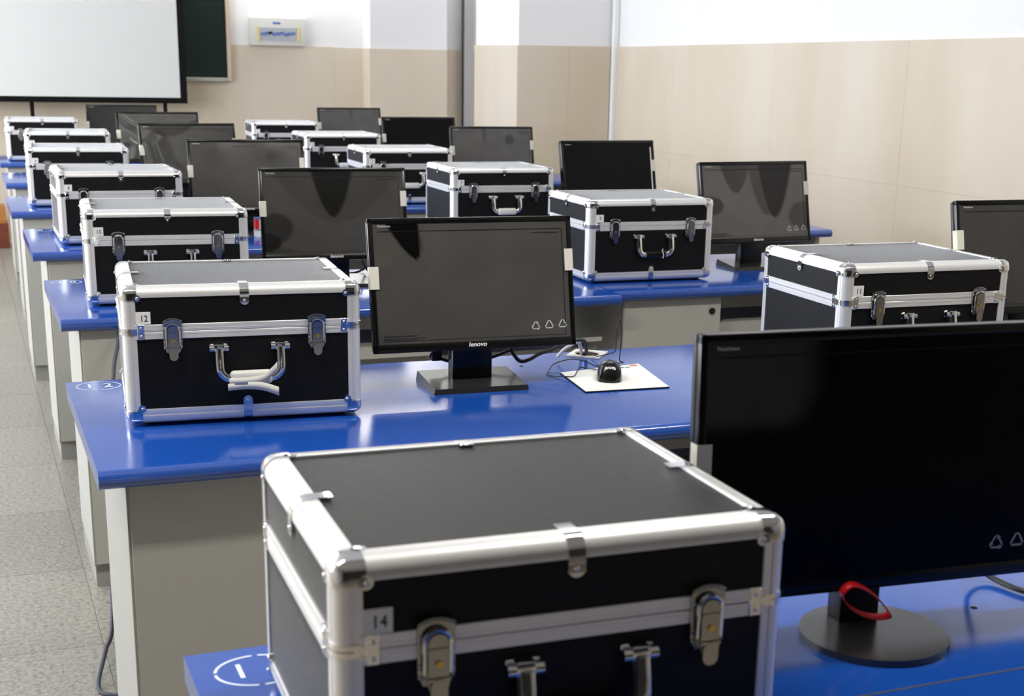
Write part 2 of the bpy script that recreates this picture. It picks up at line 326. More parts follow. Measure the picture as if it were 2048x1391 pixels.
# ------------------------------------------------------------------ desks
DD = 0.741
def desk_meshes(w, right):
    """w: desk width; x from 0 (left end), y from 0 (front nose) to DD"""
    R = 0.017; z1 = D; zb = D - 0.034
    prof = [(DD, zb), (DD, z1 - 0.002), (DD - 0.002, z1), (0.016, z1)] + arc(0.017, z1 - 0.017, 0.017, 90, 270, 10)[1:] + [(0.03, zb)]
    out = [('desktop', MB().prism(prof, 'x', 0, w).mesh('desktop', M['blue']), None)]
    px0, px1, py0, py1 = 0.048, 0.048 + 0.36, 0.048, 0.50
    ped = MB().box(px0, px1, py0 + 0.003, py1, 0.07, zb, 0.0015).mesh('pedestal', M['laminate'])
    out.append(('pedestal', ped, None))
    out.append(('pedestal_door', MB().box(px0 + 0.004, px1 - 0.002, py0 - 0.012, py0 + 0.003, 0.075, zb - 0.004, 0.001).mesh('pedestal_door', M['laminate']), None))
    out.append(('edge_banding', MB().box(px0 - 0.001, px0 + 0.004, py0 - 0.011, py0 + 0.003, 0.07, zb).mesh('edge_banding', M['edge'], 0), None))
    out.append(('toe_kick', MB().box(px0 + 0.003, px1 - 0.003, py0 + 0.012, py1 - 0.02, 0, 0.07).mesh('toe_kick', M['kick'], 0), None))
    lock = MB().cyl((px1 - 0.035, py0 - 0.016, zb - 0.05), (px1 - 0.035, py0 - 0.011, zb - 0.05), 0.011, 14).mesh('lock', M['hole']); out.append(('lock', lock, 'pedestal_door'))
    # keyboard tray: rounded front board plus shelf, hung in the knee space
    tx0, tx1 = px1 + 0.035, px1 + 0.035 + 0.64
    zt, zl = D - 0.128, D - 0.178
    pr = [(tx0, zl), (tx1, zl), (tx1, zt)] + arc(tx0 + 0.02, zt - 0.02, 0.02, 90, 180, 5)
    out.append(('keyboard_tray', MB().prism(pr, 'y', 0.105, 0.121).box(tx0 + 0.01, tx1 - 0.005, 0.121, 0.44, zl + 0.012, zl + 0.026).mesh('keyboard_tray', M['laminate'], 0), None))
    out.append(('tray_runner', MB().box(tx0 - 0.012, tx0 + 0.0, 0.12, 0.46, zl + 0.012, zb).box(tx1, tx1 + 0.012, 0.12, 0.46, zl + 0.012, zb).mesh('tray_runner', M['kick'], 0), None))
    out.append(('lower_rail', MB().box(tx1 + 0.012, w - 0.012, 0.115, 0.128, zl + 0.012, zl + 0.026).box(tx1 + 0.012, w - 0.012, 0.16, 0.46, zl - 0.03, zl - 0.014).mesh('lower_rail', M['laminate'], 0), None))
    out.append(('modesty_panel', MB().box(px1, w - 0.02, 0.66, 0.676, 0.34, zb).mesh('modesty_panel', M['laminate'], 0), None))
    if right: out.append(('side_panel', MB().box(w - 0.05, w - 0.028, 0.06, 0.66, 0, zb, 0.001).mesh('side_panel', M['laminate']), None))
    else: out.append(('back_leg', MB().box(w - 0.06, w - 0.02, 0.62, 0.66, 0, zb, 0.002).mesh('back_leg', M['kick']), None))
    return out
LW, RW = 1.668, 1.722
DX, DY = {}, {}
LEFT = {14: (0.2023, 0.8597), 12: (0.1795, 2.4223), 10: (0.2224, 3.9394), 8: (0.2235, 5.3575), 6: (0.2074, 6.79), 4: (0.238, 8.3062), 2: (0.2561, 9.86)}
RIGHT = {11: 2.465, 9: 4.005, 7: 5.38, 5: 6.70, 3: 8.05, 1: 9.46}
lm, rm = desk_meshes(LW, False), desk_meshes(RW, True)
def place_desk(n, x, y, meshes, label):
    d = thing('computer_desk', label, 'desk', (x, y, 0), 0, 'blue topped computer desks in rows')
    made = {}
    for nm, me, par in meshes:
        made[nm] = link(nm, me, made[par] if par else d)
    return d, made['desktop']
def stencil(top, n, cx, cy, sc):
    """circled number sprayed on the desk corner"""
    m = MB(); N = 44; a, b, wd = 0.046 * sc, 0.039 * sc, 0.0016 * sc
    for k in range(N):
        if k % 11 == 10: continue
        t0, t1 = k * 2 * math.pi / N, (k + 1) * 2 * math.pi / N
        v = [m.bm.verts.new((cx + (a + s) * math.cos(t), cy + (b + s) * math.sin(t), D + 0.0004)) for t, s in ((t0, -wd), (t0, wd), (t1, wd), (t1, -wd))]
        m.bm.faces.new(v)
    r = m.build('stencilled_ring', M['stencil'], top, 0)
    s = str(n)
    for i, ch in enumerate(s):
        me = text_mesh(ch, 0.052 * sc, M['stencil'], bold=0.0006 * sc, depth=0.0, sx=0.8)
        me.transform(Matrix.Rotation(math.radians(-90), 4, 'X'))
        o = link('stencilled_digit', me, top)
        o.location = (cx + (0 if len(s) == 1 else (-0.019 + 0.038 * i) * sc), cy, D + 0.0005)
DL = {14: 'nearest blue desk, stencilled fourteen on its corner, under the frontmost case', 12: 'blue desk carrying the black mouse, white mouse pad and foam handled case',
      10: 'blue desk directly behind the mouse desk, second visible aisle corner', 8: 'blue desk with the small red carton, third aisle corner back from the mouse desk', 6: 'fourth aisle corner blue desk, just in front of the last two',
      4: 'second farthest blue desk along the aisle at the left edge', 2: 'farthest blue desk along the aisle, touching the left edge under the screen',
      11: 'blue desk at the right edge behind the large round based monitor', 9: 'right column blue desk under the case with the bare chrome handle',
      7: 'right column blue desk whose rounded end shows beside the white wall monitor', 5: 'right column blue desk mostly hidden, a blue strip left of the wrapped handle case', 3: 'right column blue desk, small blue piece left of the plain black monitor', 1: 'farthest right column blue desk hidden behind the cases before the column'}
for n, (x, y) in LEFT.items():
    d, top = place_desk(n, x, y, lm, DL[n])
    stencil(top, n, 0.064 if n != 14 else 0.0757, DD - 0.056 if n != 14 else 0.671, 1.0 if n != 14 else 1.08)
for n, y in RIGHT.items():
    place_desk(n, LEFT[n + 1][0] + LW + 0.006, y, rm, DL[n])
# fine points of the two nearest desks
def desktop_of(x, y):
    return [o for o in bpy.data.objects if o.name.startswith('computer_desk') and abs(o.location.x - x) < 1e-4 and abs(o.location.y - y) < 1e-4][0]
d14, d12 = desktop_of(*LEFT[14]), desktop_of(*LEFT[12])
MB().box(0.0, LW, 0.3645, 0.3685, D - 0.01, D + 0.0004).build('reflection_line', M['blue_line'], d14, 0)  # ceiling beam edge mirrored in the desktop, painted on as a dark strip
def hole(d, wx, wy, r): MB().cyl((wx - d.location.x, wy - d.location.y, D - 0.01), (wx - d.location.x, wy - d.location.y, D + 0.0005), r, 14).build('screw_hole', M['hole'], d)
hole(d12, 1.198, 3.036, 0.0045); hole(d14, 1.216, 1.407, 0.0045)
gx, gy = 1.405 - d12.location.x, 3.117 - d12.location.y
g = MB(); sq = [(-0.042, -0.042), (0.042, -0.042), (0.042, 0.042), (-0.042, 0.042)]; N = 32
ring = [(0.031 * math.cos(k * 2 * math.pi / N), 0.031 * math.sin(k * 2 * math.pi / N)) for k in range(N)]
def outer(k):
    c, s = ring[k][0] / 0.031, ring[k][1] / 0.031; m_ = max(abs(c), abs(s)); return (0.042 * c / m_, 0.042 * s / m_)
ca, sa = math.cos(math.radians(50)), math.sin(math.radians(50))
rr = lambda p: (gx + ca * p[0] - sa * p[1], gy + sa * p[0] + ca * p[1])
vi = [[g.bm.verts.new((*rr(ring[k]), D + h)) for k in range(N)] for h in (0.0005, 0.004)]; vo = [[g.bm.verts.new((*rr(outer(k)), D + h)) for k in range(N)] for h in (0.0005, 0.004)]
for k in range(N):
    j = (k + 1) % N
    g.bm.faces.new((vi[1][k], vi[1][j], vo[1][j], vo[1][k])); g.bm.faces.new((vo[0][k], vo[0][j], vo[1][j], vo[1][k])); g.bm.faces.new((vi[0][k], vi[0][j], vi[1][j], vi[1][k]))
gro = g.build('cable_grommet', M['white_plastic'], d12, 20)
MB().cyl((gx, gy, D - 0.02), (gx, gy, D + 0.0006), 0.031, 24).build('grommet_hole', M['hole'], gro)

# ------------------------------------------------------------------ equipment cases
CW, CDp, CH = 0.4546, 0.3764, 0.272          # outer width, depth, height
r, rt = 0.0273, 0.0295
ZT, ZB, ZS0, ZS1, ZS = 0.2522, 0.037, 0.1725, 0.2005, 0.1868
Z0 = 0.007
HW = CW / 2
def rail_prof(A, B, R=0.017, n=6):
    """outer corner at (0,0); solid spans 0..A, 0..B, with a shallow groove on both faces"""
    p = [(0.004, B), (0, B - 0.001)] + [(0, 0.62 * B + 0.002), (0.0009, 0.62 * B), (0.0009, 0.62 * B - 0.0012), (0, 0.62 * B - 0.003)] if B > R + 0.006 else [(0.004, B), (0, B - 0.001)]
    p += arc(R, R, R, 180, 270, n)
    if A > R + 0.006: p += [(0.62 * A - 0.003, 0), (0.62 * A - 0.0012, 0.0009), (0.62 * A, 0.0009), (0.62 * A + 0.002, 0)]
    p += [(A - 0.001, 0), (A, 0.004), (A, B)]
    return p
def chrome_cap(sx, sy, top):
    """corner cap; sx/sy = -1/1 corner sign in x / y (y: -1 front)"""
    m = MB(); e = 0.0012; L = 0.031
    xo, yo = sx * (HW + e), (-e if sy < 0 else CDp + e); zo = CH + e if top else Z0 - e + 0.001
    xi, yi = xo - sx * L, yo + (L if sy < 0 else -L); zi = zo - 0.026 if top else zo + 0.026
    xs, ys, zs = sorted((xo, xi)), sorted((yo, yi)), sorted((zo, zi))
    def only(a, b):
        on = lambda v: (abs(v.x - xo) < 1e-6) + (abs(v.y - yo) < 1e-6) + (abs(v.z - zo) < 1e-6)
        s = sum(abs(getattr(a, k) - t) < 1e-6 and abs(getattr(b, k) - t) < 1e-6 for k, t in (('x', xo), ('y', yo), ('z', zo)))
        return s >= 2
    m.box(*xs, *ys, *zs, 0.0165, 5, only)
    # ears with rivets on the neighbouring panels
    zp = (ZT - 0.001) if top else (ZB + 0.001); xp = sx * (HW - r - 0.002)
    yf = 0.0 if sy < 0 else CDp
    s = -1 if sy < 0 else 1
    m.cyl((xp, yf - s * 0.004, zp), (xp, yf + s * 0.0012, zp), 0.0072, 12); m.ball((xp - sx * 0.001, yf + s * 0.0014, zp), 0.0032, (1, 0.6, 1), 8, 5)
    yp = (r + 0.001) if sy < 0 else (CDp - r - 0.001)
    m.cyl((sx * (HW - 0.004), yp, zp), (sx * (HW + 0.0012), yp, zp), 0.0072, 12); m.ball((sx * (HW + 0.0014), yp, zp), 0.0032, (0.6, 1, 1), 8, 5)
    if top:
        m.cyl((xp, yp + 0.002, CH - 0.004), (xp, yp + 0.002, CH + 0.0012), 0.0072, 12); m.ball((xp, yp + 0.002, CH + 0.0014), 0.0032, (1, 1, 0.6), 8, 5)
    return m
def seam_bracket(sx, sy):
    m = MB(); e = 0.0014
    cx, cy = sx * (HW - 0.017), (0.017 if sy < 0 else CDp - 0.017)
    ang = {(-1, -1): (180, 270), (1, -1): (270, 360), (1, 1): (0, 90), (-1, 1): (90, 180)}[(sx, sy)]
    for z0, z1 in ((ZS - 0.0062, ZS - 0.0006), (ZS + 0.0006, ZS + 0.0062)):
        a = arc(cx, cy, 0.017 + e, *ang, 6); b = arc(cx, cy, 0.014, *ang, 6)[::-1]
        ends0 = []; m.prism(a + b, 'z', z0, z1)
    s = -1 if sy < 0 else 1; yf = 0 if sy < 0 else CDp
    x0, x1 = sorted((sx * (HW - 0.017), sx * (HW - r - 0.002))); ya, yb = sorted((yf, yf + s * e))
    m.box(x0, x1, ya, yb, ZS - 0.0062, ZS + 0.0062)
    x0, x1 = sorted((sx * (HW - r), sx * (HW - r - 0.0145)))
    m.box(x0, x1, *sorted((yf - s * 0.002, yf + s * 0.0022)), ZS0 - 0.001, ZS1 + 0.001, 0.0015, 1)
    for z in (ZS - 0.008, ZS + 0.008): m.ball(((x0 + x1) / 2, yf + s * 0.0022, z), 0.0028, (1, 0.6, 1), 8, 5)
    xf = sx * HW
    y0, y1 = sorted((yf - s * 0.017, yf - s * (r + 0.002))); m.box(*sorted((xf, xf + sx * e)), y0, y1, ZS - 0.0062, ZS + 0.0062)
    y0, y1 = sorted((yf - s * r, yf - s * (r + 0.0145)))
    m.box(*sorted((xf - sx * 0.002, xf + sx * 0.0022)), y0, y1, ZS0 - 0.001, ZS1 + 0.001, 0.0015, 1)
    for z in (ZS - 0.008, ZS + 0.008): m.ball((xf + sx * 0.0022, (y0 + y1) / 2, z), 0.0028, (0.6, 1, 1), 8, 5)
    return m
def stadium(w, z0, z1, n=8, flat_bottom=False):
    R = w / 2
    return arc(0, z1 - R, R, 0, 180, n) + ([(-R, z0), (R, z0)] if flat_bottom else arc(0, z0 + R, R, 180, 360, n))
def make_case():
    t = thing('equipment_case', '', 'case', (0, 0, 0), 0, 'numbered equipment cases on the desks')
    P, A, K = M['panel'], M['alu'], M['chrome']
    B = lambda nm, mb, mt, par=t, sm=40: mb.build(nm, mt, par, sm)
    # panels (recessed 2 mm)
    q = 0.002; i = r - 0.004
    B('top_panel', MB().box(-HW + i, HW - i, rt - 0.004, CDp - i, CH - 0.006, CH - q), P)
    B('bottom_panel', MB().box(-HW + i, HW - i, i, CDp - i, Z0 + q, Z0 + 0.008), P)
    for nm, za, zb in (('lid_front_panel', ZS1 - 0.003, ZT + 0.003), ('front_panel', ZB - 0.003, ZS0 + 0.003)):
        B(nm, MB().box(-HW + i, HW - i, q, q + 0.004, za, zb), P)
        B(nm.replace('front', 'back'), MB().box(-HW + i, HW - i, CDp - q - 0.004, CDp - q, za, zb), P)
        B(nm.replace('front', 'left'), MB().box(-HW + q, -HW + q + 0.004, i, CDp - i, za, zb), P)
        B(nm.replace('front', 'right'), MB().box(HW - q - 0.004, HW - q, i, CDp - i, za, zb), P)
    # rails along x (top and bottom, front and back)
    top = rail_prof(rt, CH - ZT + 0.001); bot = rail_prof(r, ZB - Z0)
    for sy in (0, 1):
        fy = (lambda u: u) if sy == 0 else (lambda u: CDp - u)
        B('edge_rail', MB().prism(top, 'x', -HW + 0.012, HW - 0.012, lambda u, v, s_: (s_, fy(u), CH - v)), A)
        B('edge_rail', MB().prism(bot, 'x', -HW + 0.012, HW - 0.012, lambda u, v, s_: (s_, fy(u), Z0 + v)), A)
    tops = rail_prof(r, CH - ZT + 0.001)
    for sx in (-1, 1):
        fx = lambda u: sx * (HW - u)
        B('edge_rail', MB().prism(tops, 'y', 0.012, CDp - 0.012, lambda u, v, s_: (fx(u), s_, CH - v)), A)
        B('edge_rail', MB().prism(bot, 'y', 0.012, CDp - 0.012, lambda u, v, s_: (fx(u), s_, Z0 + v)), A)
    ver = rail_prof(r, r)
    for sx in (-1, 1):
        for sy in (0, 1):
            f = lambda u, v, s_: (sx * (HW - u), v if sy == 0 else CDp - v, s_)
            B('corner_post', MB().prism(ver, 'z', ZS + 0.0004, CH - 0.014, f), A)
            B('corner_post', MB().prism(ver, 'z', Z0 + 0.012, ZS - 0.0004, f), A)
    # seam strips: two grooved bands around the body
    for z0, z1, zg in ((ZS + 0.0005, ZS1, ZS + 0.004), (ZS0, ZS - 0.0005, ZS - 0.005)):
        for y0, y1 in ((-0.001, 0.006), (CDp - 0.006, CDp + 0.001)):
            B('seam_strip', MB().box(-HW + i, HW - i, y0, y1, z0, z1, 0.0006).box(-HW + i, HW - i, y0 - 0.0004 if y0 < 0.1 else y0, y1 + (0.0004 if y0 > 0.1 else 0), zg, zg + 0.001), A)
        for x0, x1 in ((-HW - 0.001, -HW + 0.006), (HW - 0.006, HW + 0.001)):
            B('seam_strip', MB().box(x0, x1, i, CDp - i, z0, z1, 0.0006).box(x0 - 0.0004 if x0 < 0 else x0, x1 + (0.0004 if x0 > 0 else 0), i, CDp - i, zg, zg + 0.001), A)
    for sx in (-1, 1):
        for sy in (-1, 1):
            for tp in (True, False): B('corner_cap', chrome_cap(sx, sy, tp), K)
            B('corner_bracket', seam_bracket(sx, sy), K)
            B('foot', MB().cyl((sx * (HW - 0.04), 0.04 if sy < 0 else CDp - 0.04, 0), (sx * (HW - 0.04), 0.04 if sy < 0 else CDp - 0.04, Z0 + 0.004), 0.012, 12), M['rubber'])
    # clips over the middle of each rail
    e = 0.0012
    def strap_path(fn, w, L0, L1, R=0.018):
        """thin strap folded over a rail corner; fn(u,v,s): u along the face A, v along face B"""
        o = [(-e, L0), (-e, R)] + arc(R, R, R + e, 180, 270, 6)[1:-1] + [(R, -e), (L1, -e)]
        inn = [(L1, 0.0), (R, 0.0005)] + arc(R, R, R - 0.0005, 270, 180, 6)[1:-1] + [(0.0005, R), (0.0, L0)]
        return MB().prism(o + inn, 'z', -w / 2, w / 2, fn)
    for (cx, w) in ((0.002, 0.0175),):
        m = strap_path(lambda u, v, s_: (cx + s_, u, CH - v), w, CH - ZT + 0.014, rt + 0.012)
        m.prism(arc(cx, ZT - 0.010, w / 2, 180, 360, 8) + [(cx + w / 2, ZT - 0.006), (cx - w / 2, ZT - 0.006)], 'y', -e, 0.0005); m.ball((cx, -e, ZT - 0.010), 0.003, (1, 0.6, 1), 8, 5)
        B('edge_clip', m, K)
        m = strap_path(lambda u, v, s_: (cx + s_, CDp - u, CH - v), w, CH - ZT + 0.014, rt + 0.010); m.ball((cx - 0.004, CDp - rt - 0.006, CH + e), 0.003, (1, 1, .6), 8, 5); m.ball((cx + 0.004, CDp - rt - 0.006, CH + e), 0.003, (1, 1, .6), 8, 5)
        B('edge_clip', m, K)
        m = strap_path(lambda u, v, s_: (cx + s_, u, Z0 + v), w, ZB - Z0 + 0.010, r)
        m.prism(arc(cx, ZB + 0.009, w / 2, 0, 180, 8), 'y', -e, 0.0005); m.ball((cx, -e, ZB + 0.009), 0.003, (1, 0.6, 1), 8, 5)
        B('edge_clip', m, K)
    for sx in (-1, 1):
        yc = CDp * 0.52; w = 0.0175
        m = strap_path(lambda u, v, s_: (sx * (HW - u), yc + s_, CH - v), w, CH - ZT + 0.014, r + 0.014)
        m.prism(arc(yc, ZT - 0.010, w / 2, 180, 360, 8), 'x', sx * HW, sx * (HW + e)); m.ball((sx * (HW + e), yc, ZT - 0.010), 0.003, (0.6, 1, 1), 8, 5)
        B('edge_clip', m, K)
    # latches
    for xc in (-0.135, 0.139):
        lt = MB()
        lt.prism([(xc + a, b) for a, b in arc(0, 0.180, 0.033, 58, 122, 8)] + [(xc - 0.0175, 0.198), (xc - 0.0175, 0.158), (xc - 0.012, 0.146), (xc + 0.012, 0.146), (xc + 0.0175, 0.158), (xc + 0.0175, 0.198)], 'y', -0.0045, 0.0025)
        lt.tube([(xc + a, -0.0052, b) for a, b in arc(0, 0.178, 0.033, 58, 122, 8)], 0.0016, 6)
        for sxx in (-1, 1):
            for z in (0.166, 0.155, 0.193): lt.ball((xc + sxx * 0.0148, -0.0048, z), 0.0026, (1, 0.7, 1), 8, 5)
        lt = B('latch', lt, M['nickel'])
        loop = [(xc + 0.0125, -0.009, 0.160)] + [(xc + a, -0.010, b) for a, b in arc(0, 0.190, 0.0125, 0, 180, 10)] + [(xc - 0.0125, -0.009, 0.160)]
        B('latch_loop', MB().tube(loop, 0.0022, 8), K, lt)
        lev = MB().prism([(xc + a, b) for a, b in stadium(0.020, 0.140, 0.199)], 'y', -0.0125, -0.0045)
        lev.prism([(xc + a, b) for a, b in stadium(0.0165, 0.132, 0.156, flat_bottom=False)], 'y', -0.0150, -0.0085)
        lev.box(xc - 0.0105, xc + 0.0105, -0.0145, -0.0125, 0.1535, 0.1565)
        lev.box(xc - 0.009, xc + 0.009, -0.0138, -0.0120, 0.183, 0.1855)
        B('latch_lever', lev, M['nickel'], lt)
        B('keyhole', MB().cyl((xc, -0.0145, 0.170), (xc, -0.0118, 0.170), 0.0035, 10), M['brass'], lt)
    # handle
    hx, hz = 0.0585, 0.1515
    hd = MB(); c0 = 0.008
    path = [(c0 - hx, -0.012, hz), (c0 - hx, -0.016, hz - 0.018), (c0 - hx, -0.018, hz - 0.034)] + [(c0 - hx + 0.022 + a, -0.019, hz - 0.036 + b) for a, b in arc(0, 0, 0.022, 190, 265, 6)]
    path += [(c0 - 0.02, -0.019, hz - 0.0585), (c0 + 0.02, -0.019, hz - 0.0585)]
    path += [(c0 + hx - 0.022 + a, -0.019, hz - 0.036 + b) for a, b in arc(0, 0, 0.022, 275, 350, 6)] + [(c0 + hx, -0.018, hz - 0.034), (c0 + hx, -0.016, hz - 0.018), (c0 + hx, -0.012, hz)]
    P2 = [Vector((p[0], p[2])) for p in path]; lo, li = [], []; hw_ = 0.0088
    for k, p in enumerate(P2):
        t_ = (P2[min(k + 1, len(P2) - 1)] - P2[max(k - 1, 0)]).normalized(); n_ = Vector((-t_.y, t_.x))
        lo.append((p + n_ * hw_, path[k][1])); li.append((p - n_ * hw_, path[k][1]))
    secs = []
    for (a, ya), (b, _) in zip(lo, li):
        c = (a + b) / 2; d_ = (a - b) / 2; yy = ya
        secs.append([hd.bm.verts.new((c.x + d_.x * u, yy + w_, c.y + d_.y * u)) for u, w_ in ((1, 0.002), (0.8, -0.0035), (0.3, -0.006), (-0.3, -0.006), (-0.8, -0.0035), (-1, 0.002), (-0.6, 0.005), (0.6, 0.005))])
    for a, b in zip(secs, secs[1:]):
        for k in range(8): hd.bm.faces.new((a[k], a[(k + 1) % 8], b[(k + 1) % 8], b[k]))
    hd.bm.faces.new(secs[0]); hd.bm.faces.new(secs[-1][::-1])
    hd = B('handle', hd, K)
    B('grip', MB().box(c0 - 0.038, c0 + 0.038, -0.026, -0.012, hz - 0.066, hz - 0.046, 0.006, 3), P, hd)
    for s in (-1, 1):
        x = c0 + s * hx
        m = MB().cyl((x - 0.018, -0.008, hz), (x - 0.0095, -0.008, hz), 0.0062, 12).cyl((x + 0.0095, -0.008, hz), (x + 0.018, -0.008, hz), 0.0062, 12)
        m.box(x - 0.0105, x + 0.0105, -0.014, 0.0025, hz - 0.006, hz + 0.0085, 0.003, 2).box(x - 0.017, x + 0.017, -0.002, 0.0025, hz - 0.007, hz + 0.008, 0.001)
        B('handle_hinge', m, K, hd)
    return t
proto = make_case()
CASES = {14: (0.4993, 1.1214, -0.0286), 12: (0.4874, 2.6973, -0.0789), 10: (0.5361, 4.1136, -0.0595), 8: (0.5581, 5.5187, 0.0039), 6: (0.5192, 6.9495, -0.0508),
         4: (0.5774, 8.3705 + 0.08, -0.058), 2: (0.534, 9.9638, -0.0288), 11: (2.0458, 2.6359, -0.0339), 9: (2.0967, 4.1625, -0.0225), 7: (2.0951, 5.541, -0.0092),
         5: (2.0698, 6.803, -0.0199), 3: (2.0952, 8.1939, 0.003), 1: (2.0799, 9.6914, -0.0593)}
CASES[4] = (0.5774, 8.3705, -0.058)
CL = {14: 'nearest black aluminium edged case, label 14, cut by the bottom of the frame', 12: 'black aluminium edged case labelled 12 with foam strips on its handle',
      10: 'black aluminium edged case labelled 10 behind case 12', 8: 'black aluminium edged case labelled 8 behind case 10 on the aisle side',
      6: 'black aluminium edged case labelled 6, fifth from the front along the aisle', 4: 'black aluminium edged case, second farthest along the aisle, labelled 4',
      2: 'farthest black aluminium edged case at the left edge, labelled 2', 11: 'black aluminium edged case labelled 11 at the right edge behind the big monitor',
      9: 'black aluminium edged case labelled 9 with a bare chrome handle', 7: 'black aluminium edged case labelled 7 with wrapped handle, right column',
      5: 'black aluminium edged case labelled 5 between cases 3 and 7, right column', 3: 'black aluminium edged case labelled 3, second farthest of the right column',
      1: 'farthest black aluminium edged case of the right column, labelled 1'}
lab_mesh = MB().box(-HW + r - 0.001, -HW + r + 0.026, -0.0004, 0.0026, ZS1 + 0.001, ZS1 + 0.0245).mesh('number_label', M['paper'], 0)
wrap_mesh = MB().box(0.008 - 0.040, 0.008 + 0.040, -0.029, -0.009, 0.0815, 0.1085, 0.007, 3).mesh('handle_wrap', M['foam'])
COPIES = {n: copy_tree(proto) for n in (12, 10, 8, 6, 4, 2, 11, 9, 7, 5, 3, 1)}; COPIES[14] = proto
for n, c in COPIES.items():
    x, y, a = CASES[n]; c.location = (x, y, D); c.rotation_euler = (0, 0, a); c['label'] = CL[n]
    lb = link('number_label', lab_mesh, c)
    tx = link('printed_number', text_mesh(str(n), 0.0175, M['ink'], sx=0.8, spacing=1.1), lb); tx.location = (-HW + r + 0.0138, -0.0007, ZS1 + 0.0118)
    hd = [k for k in c.children if k.name.startswith('handle') and not k.name.startswith('handle_')][0]
    if n in (12, 7, 5, 3):
        link('handle_wrap', wrap_mesh, hd)
    if n == 12:
        def ribbon(P, w, th=0.0008):
            P = smooth_path([p[:3] for p in P], 5); m = MB(); rows = []
            for k, p in enumerate(P):
                ww = w * (1 + 0.35 * k / len(P)); rows.append([m.bm.verts.new((p.x, p.y + s * 0.0, p.z + s * ww / 2)) for s in (-1, 1)])
            for u_, v_ in zip(rows, rows[1:]): m.bm.faces.new((u_[0], v_[0], v_[1], u_[1]))
            me = m.mesh('foam_strip', M['foam'])
            return me
        for P in ([(-0.035, -0.030, 0.090), (0.0, -0.031, 0.090), (0.028, -0.033, 0.094), (0.045, -0.036, 0.107), (0.056, -0.037, 0.118)],
                  [(-0.038, -0.030, 0.079), (0.0, -0.031, 0.081), (0.03, -0.034, 0.078), (0.058, -0.037, 0.068)]):
            o = link('foam_strip', ribbon(P, 0.013), hd); s_ = o.modifiers.new('thickness', 'SOLIDIFY'); s_.thickness = 0.0012
    if n == 9:
        link('cable_tie', MB().tube(smooth_path([(0.03, -0.03, 0.083), (0.031, -0.031, 0.095), (0.027, -0.03, 0.108), (0.028, -0.032, 0.114)]), 0.0016, 6).tube(smooth_path([(-0.03, -0.019, 0.103), (0, -0.025, 0.099), (0.046, -0.019, 0.105)]), 0.0008, 6).mesh('cable_tie', M['foam']), hd)

# ------------------------------------------------------------------ monitors
TILT = 0.2077
BASE_CONTACT = {12: 0.36, 10: 0.42, 8: 0.42, 6: 0.42, 4: 0.25, 9: 0.0, 5: 0.05, 1: 0.15, 11: 0.55}
def film_mesh(w, h, marks, bumps, y, base=0.0):
    """film sheet on the panel; marks(s,t)->contact 0..1, bumps(s,t)->metres; s right, t down"""
    nx, nz = 72, 44; m = MB(); vs = []
    lay = m.bm.verts.layers.float.new('contact')
    for jz in range(nz + 1):
        row = []
        for ix in range(nx + 1):
            s, t = ix / nx, jz / nz
            v = m.bm.verts.new(((s - 0.5) * w, y - bumps(s, t), (1 - t) * h)); v[lay] = max(base, marks(s, t)); row.append(v)
        vs.append(row)
    for j in range(nz):
        for i in range(nx): m.bm.faces.new((vs[j][i], vs[j + 1][i], vs[j + 1][i + 1], vs[j][i + 1]))
    return m.mesh('protective_film', M['film'], 180)
sst = lambda x: max(0.0, min(1.0, x)) ** 2 * (3 - 2 * max(0.0, min(1.0, x)))
def tongue(s, t, cx, tip, hw, soft=0.05, lean=0.0):
    if t > tip: return 0.0
    k = hw * math.sqrt(max(0.0, (tip - t) / tip)); c = cx + lean * t
    return sst((k - abs(s - c)) / soft + 0.5)
def blob(s, t, cx, cy, rx, ry, soft=0.12):
    d = math.hypot((s - cx) / rx, (t - cy) / ry); return sst((1 - d) / soft + 0.5)
gau = lambda s, t, cx, cy, rx, ry: math.exp(-((s - cx) / rx) ** 2 - ((t - cy) / ry) ** 2)
def ridge(s, t, pts, w):
    best = 9
    for (a, b), (c, d) in zip(pts, pts[1:]):
        L = (c - a) ** 2 + (d - b) ** 2; k = max(0, min(1, ((s - a) * (c - a) + (t - b) * (d - b)) / L))
        best = min(best, math.hypot(s - a - k * (c - a), (t - b - k * (d - b)) * 0.62))
    return math.exp(-(best / w) ** 2)
Z = lambda s, t: 0.0
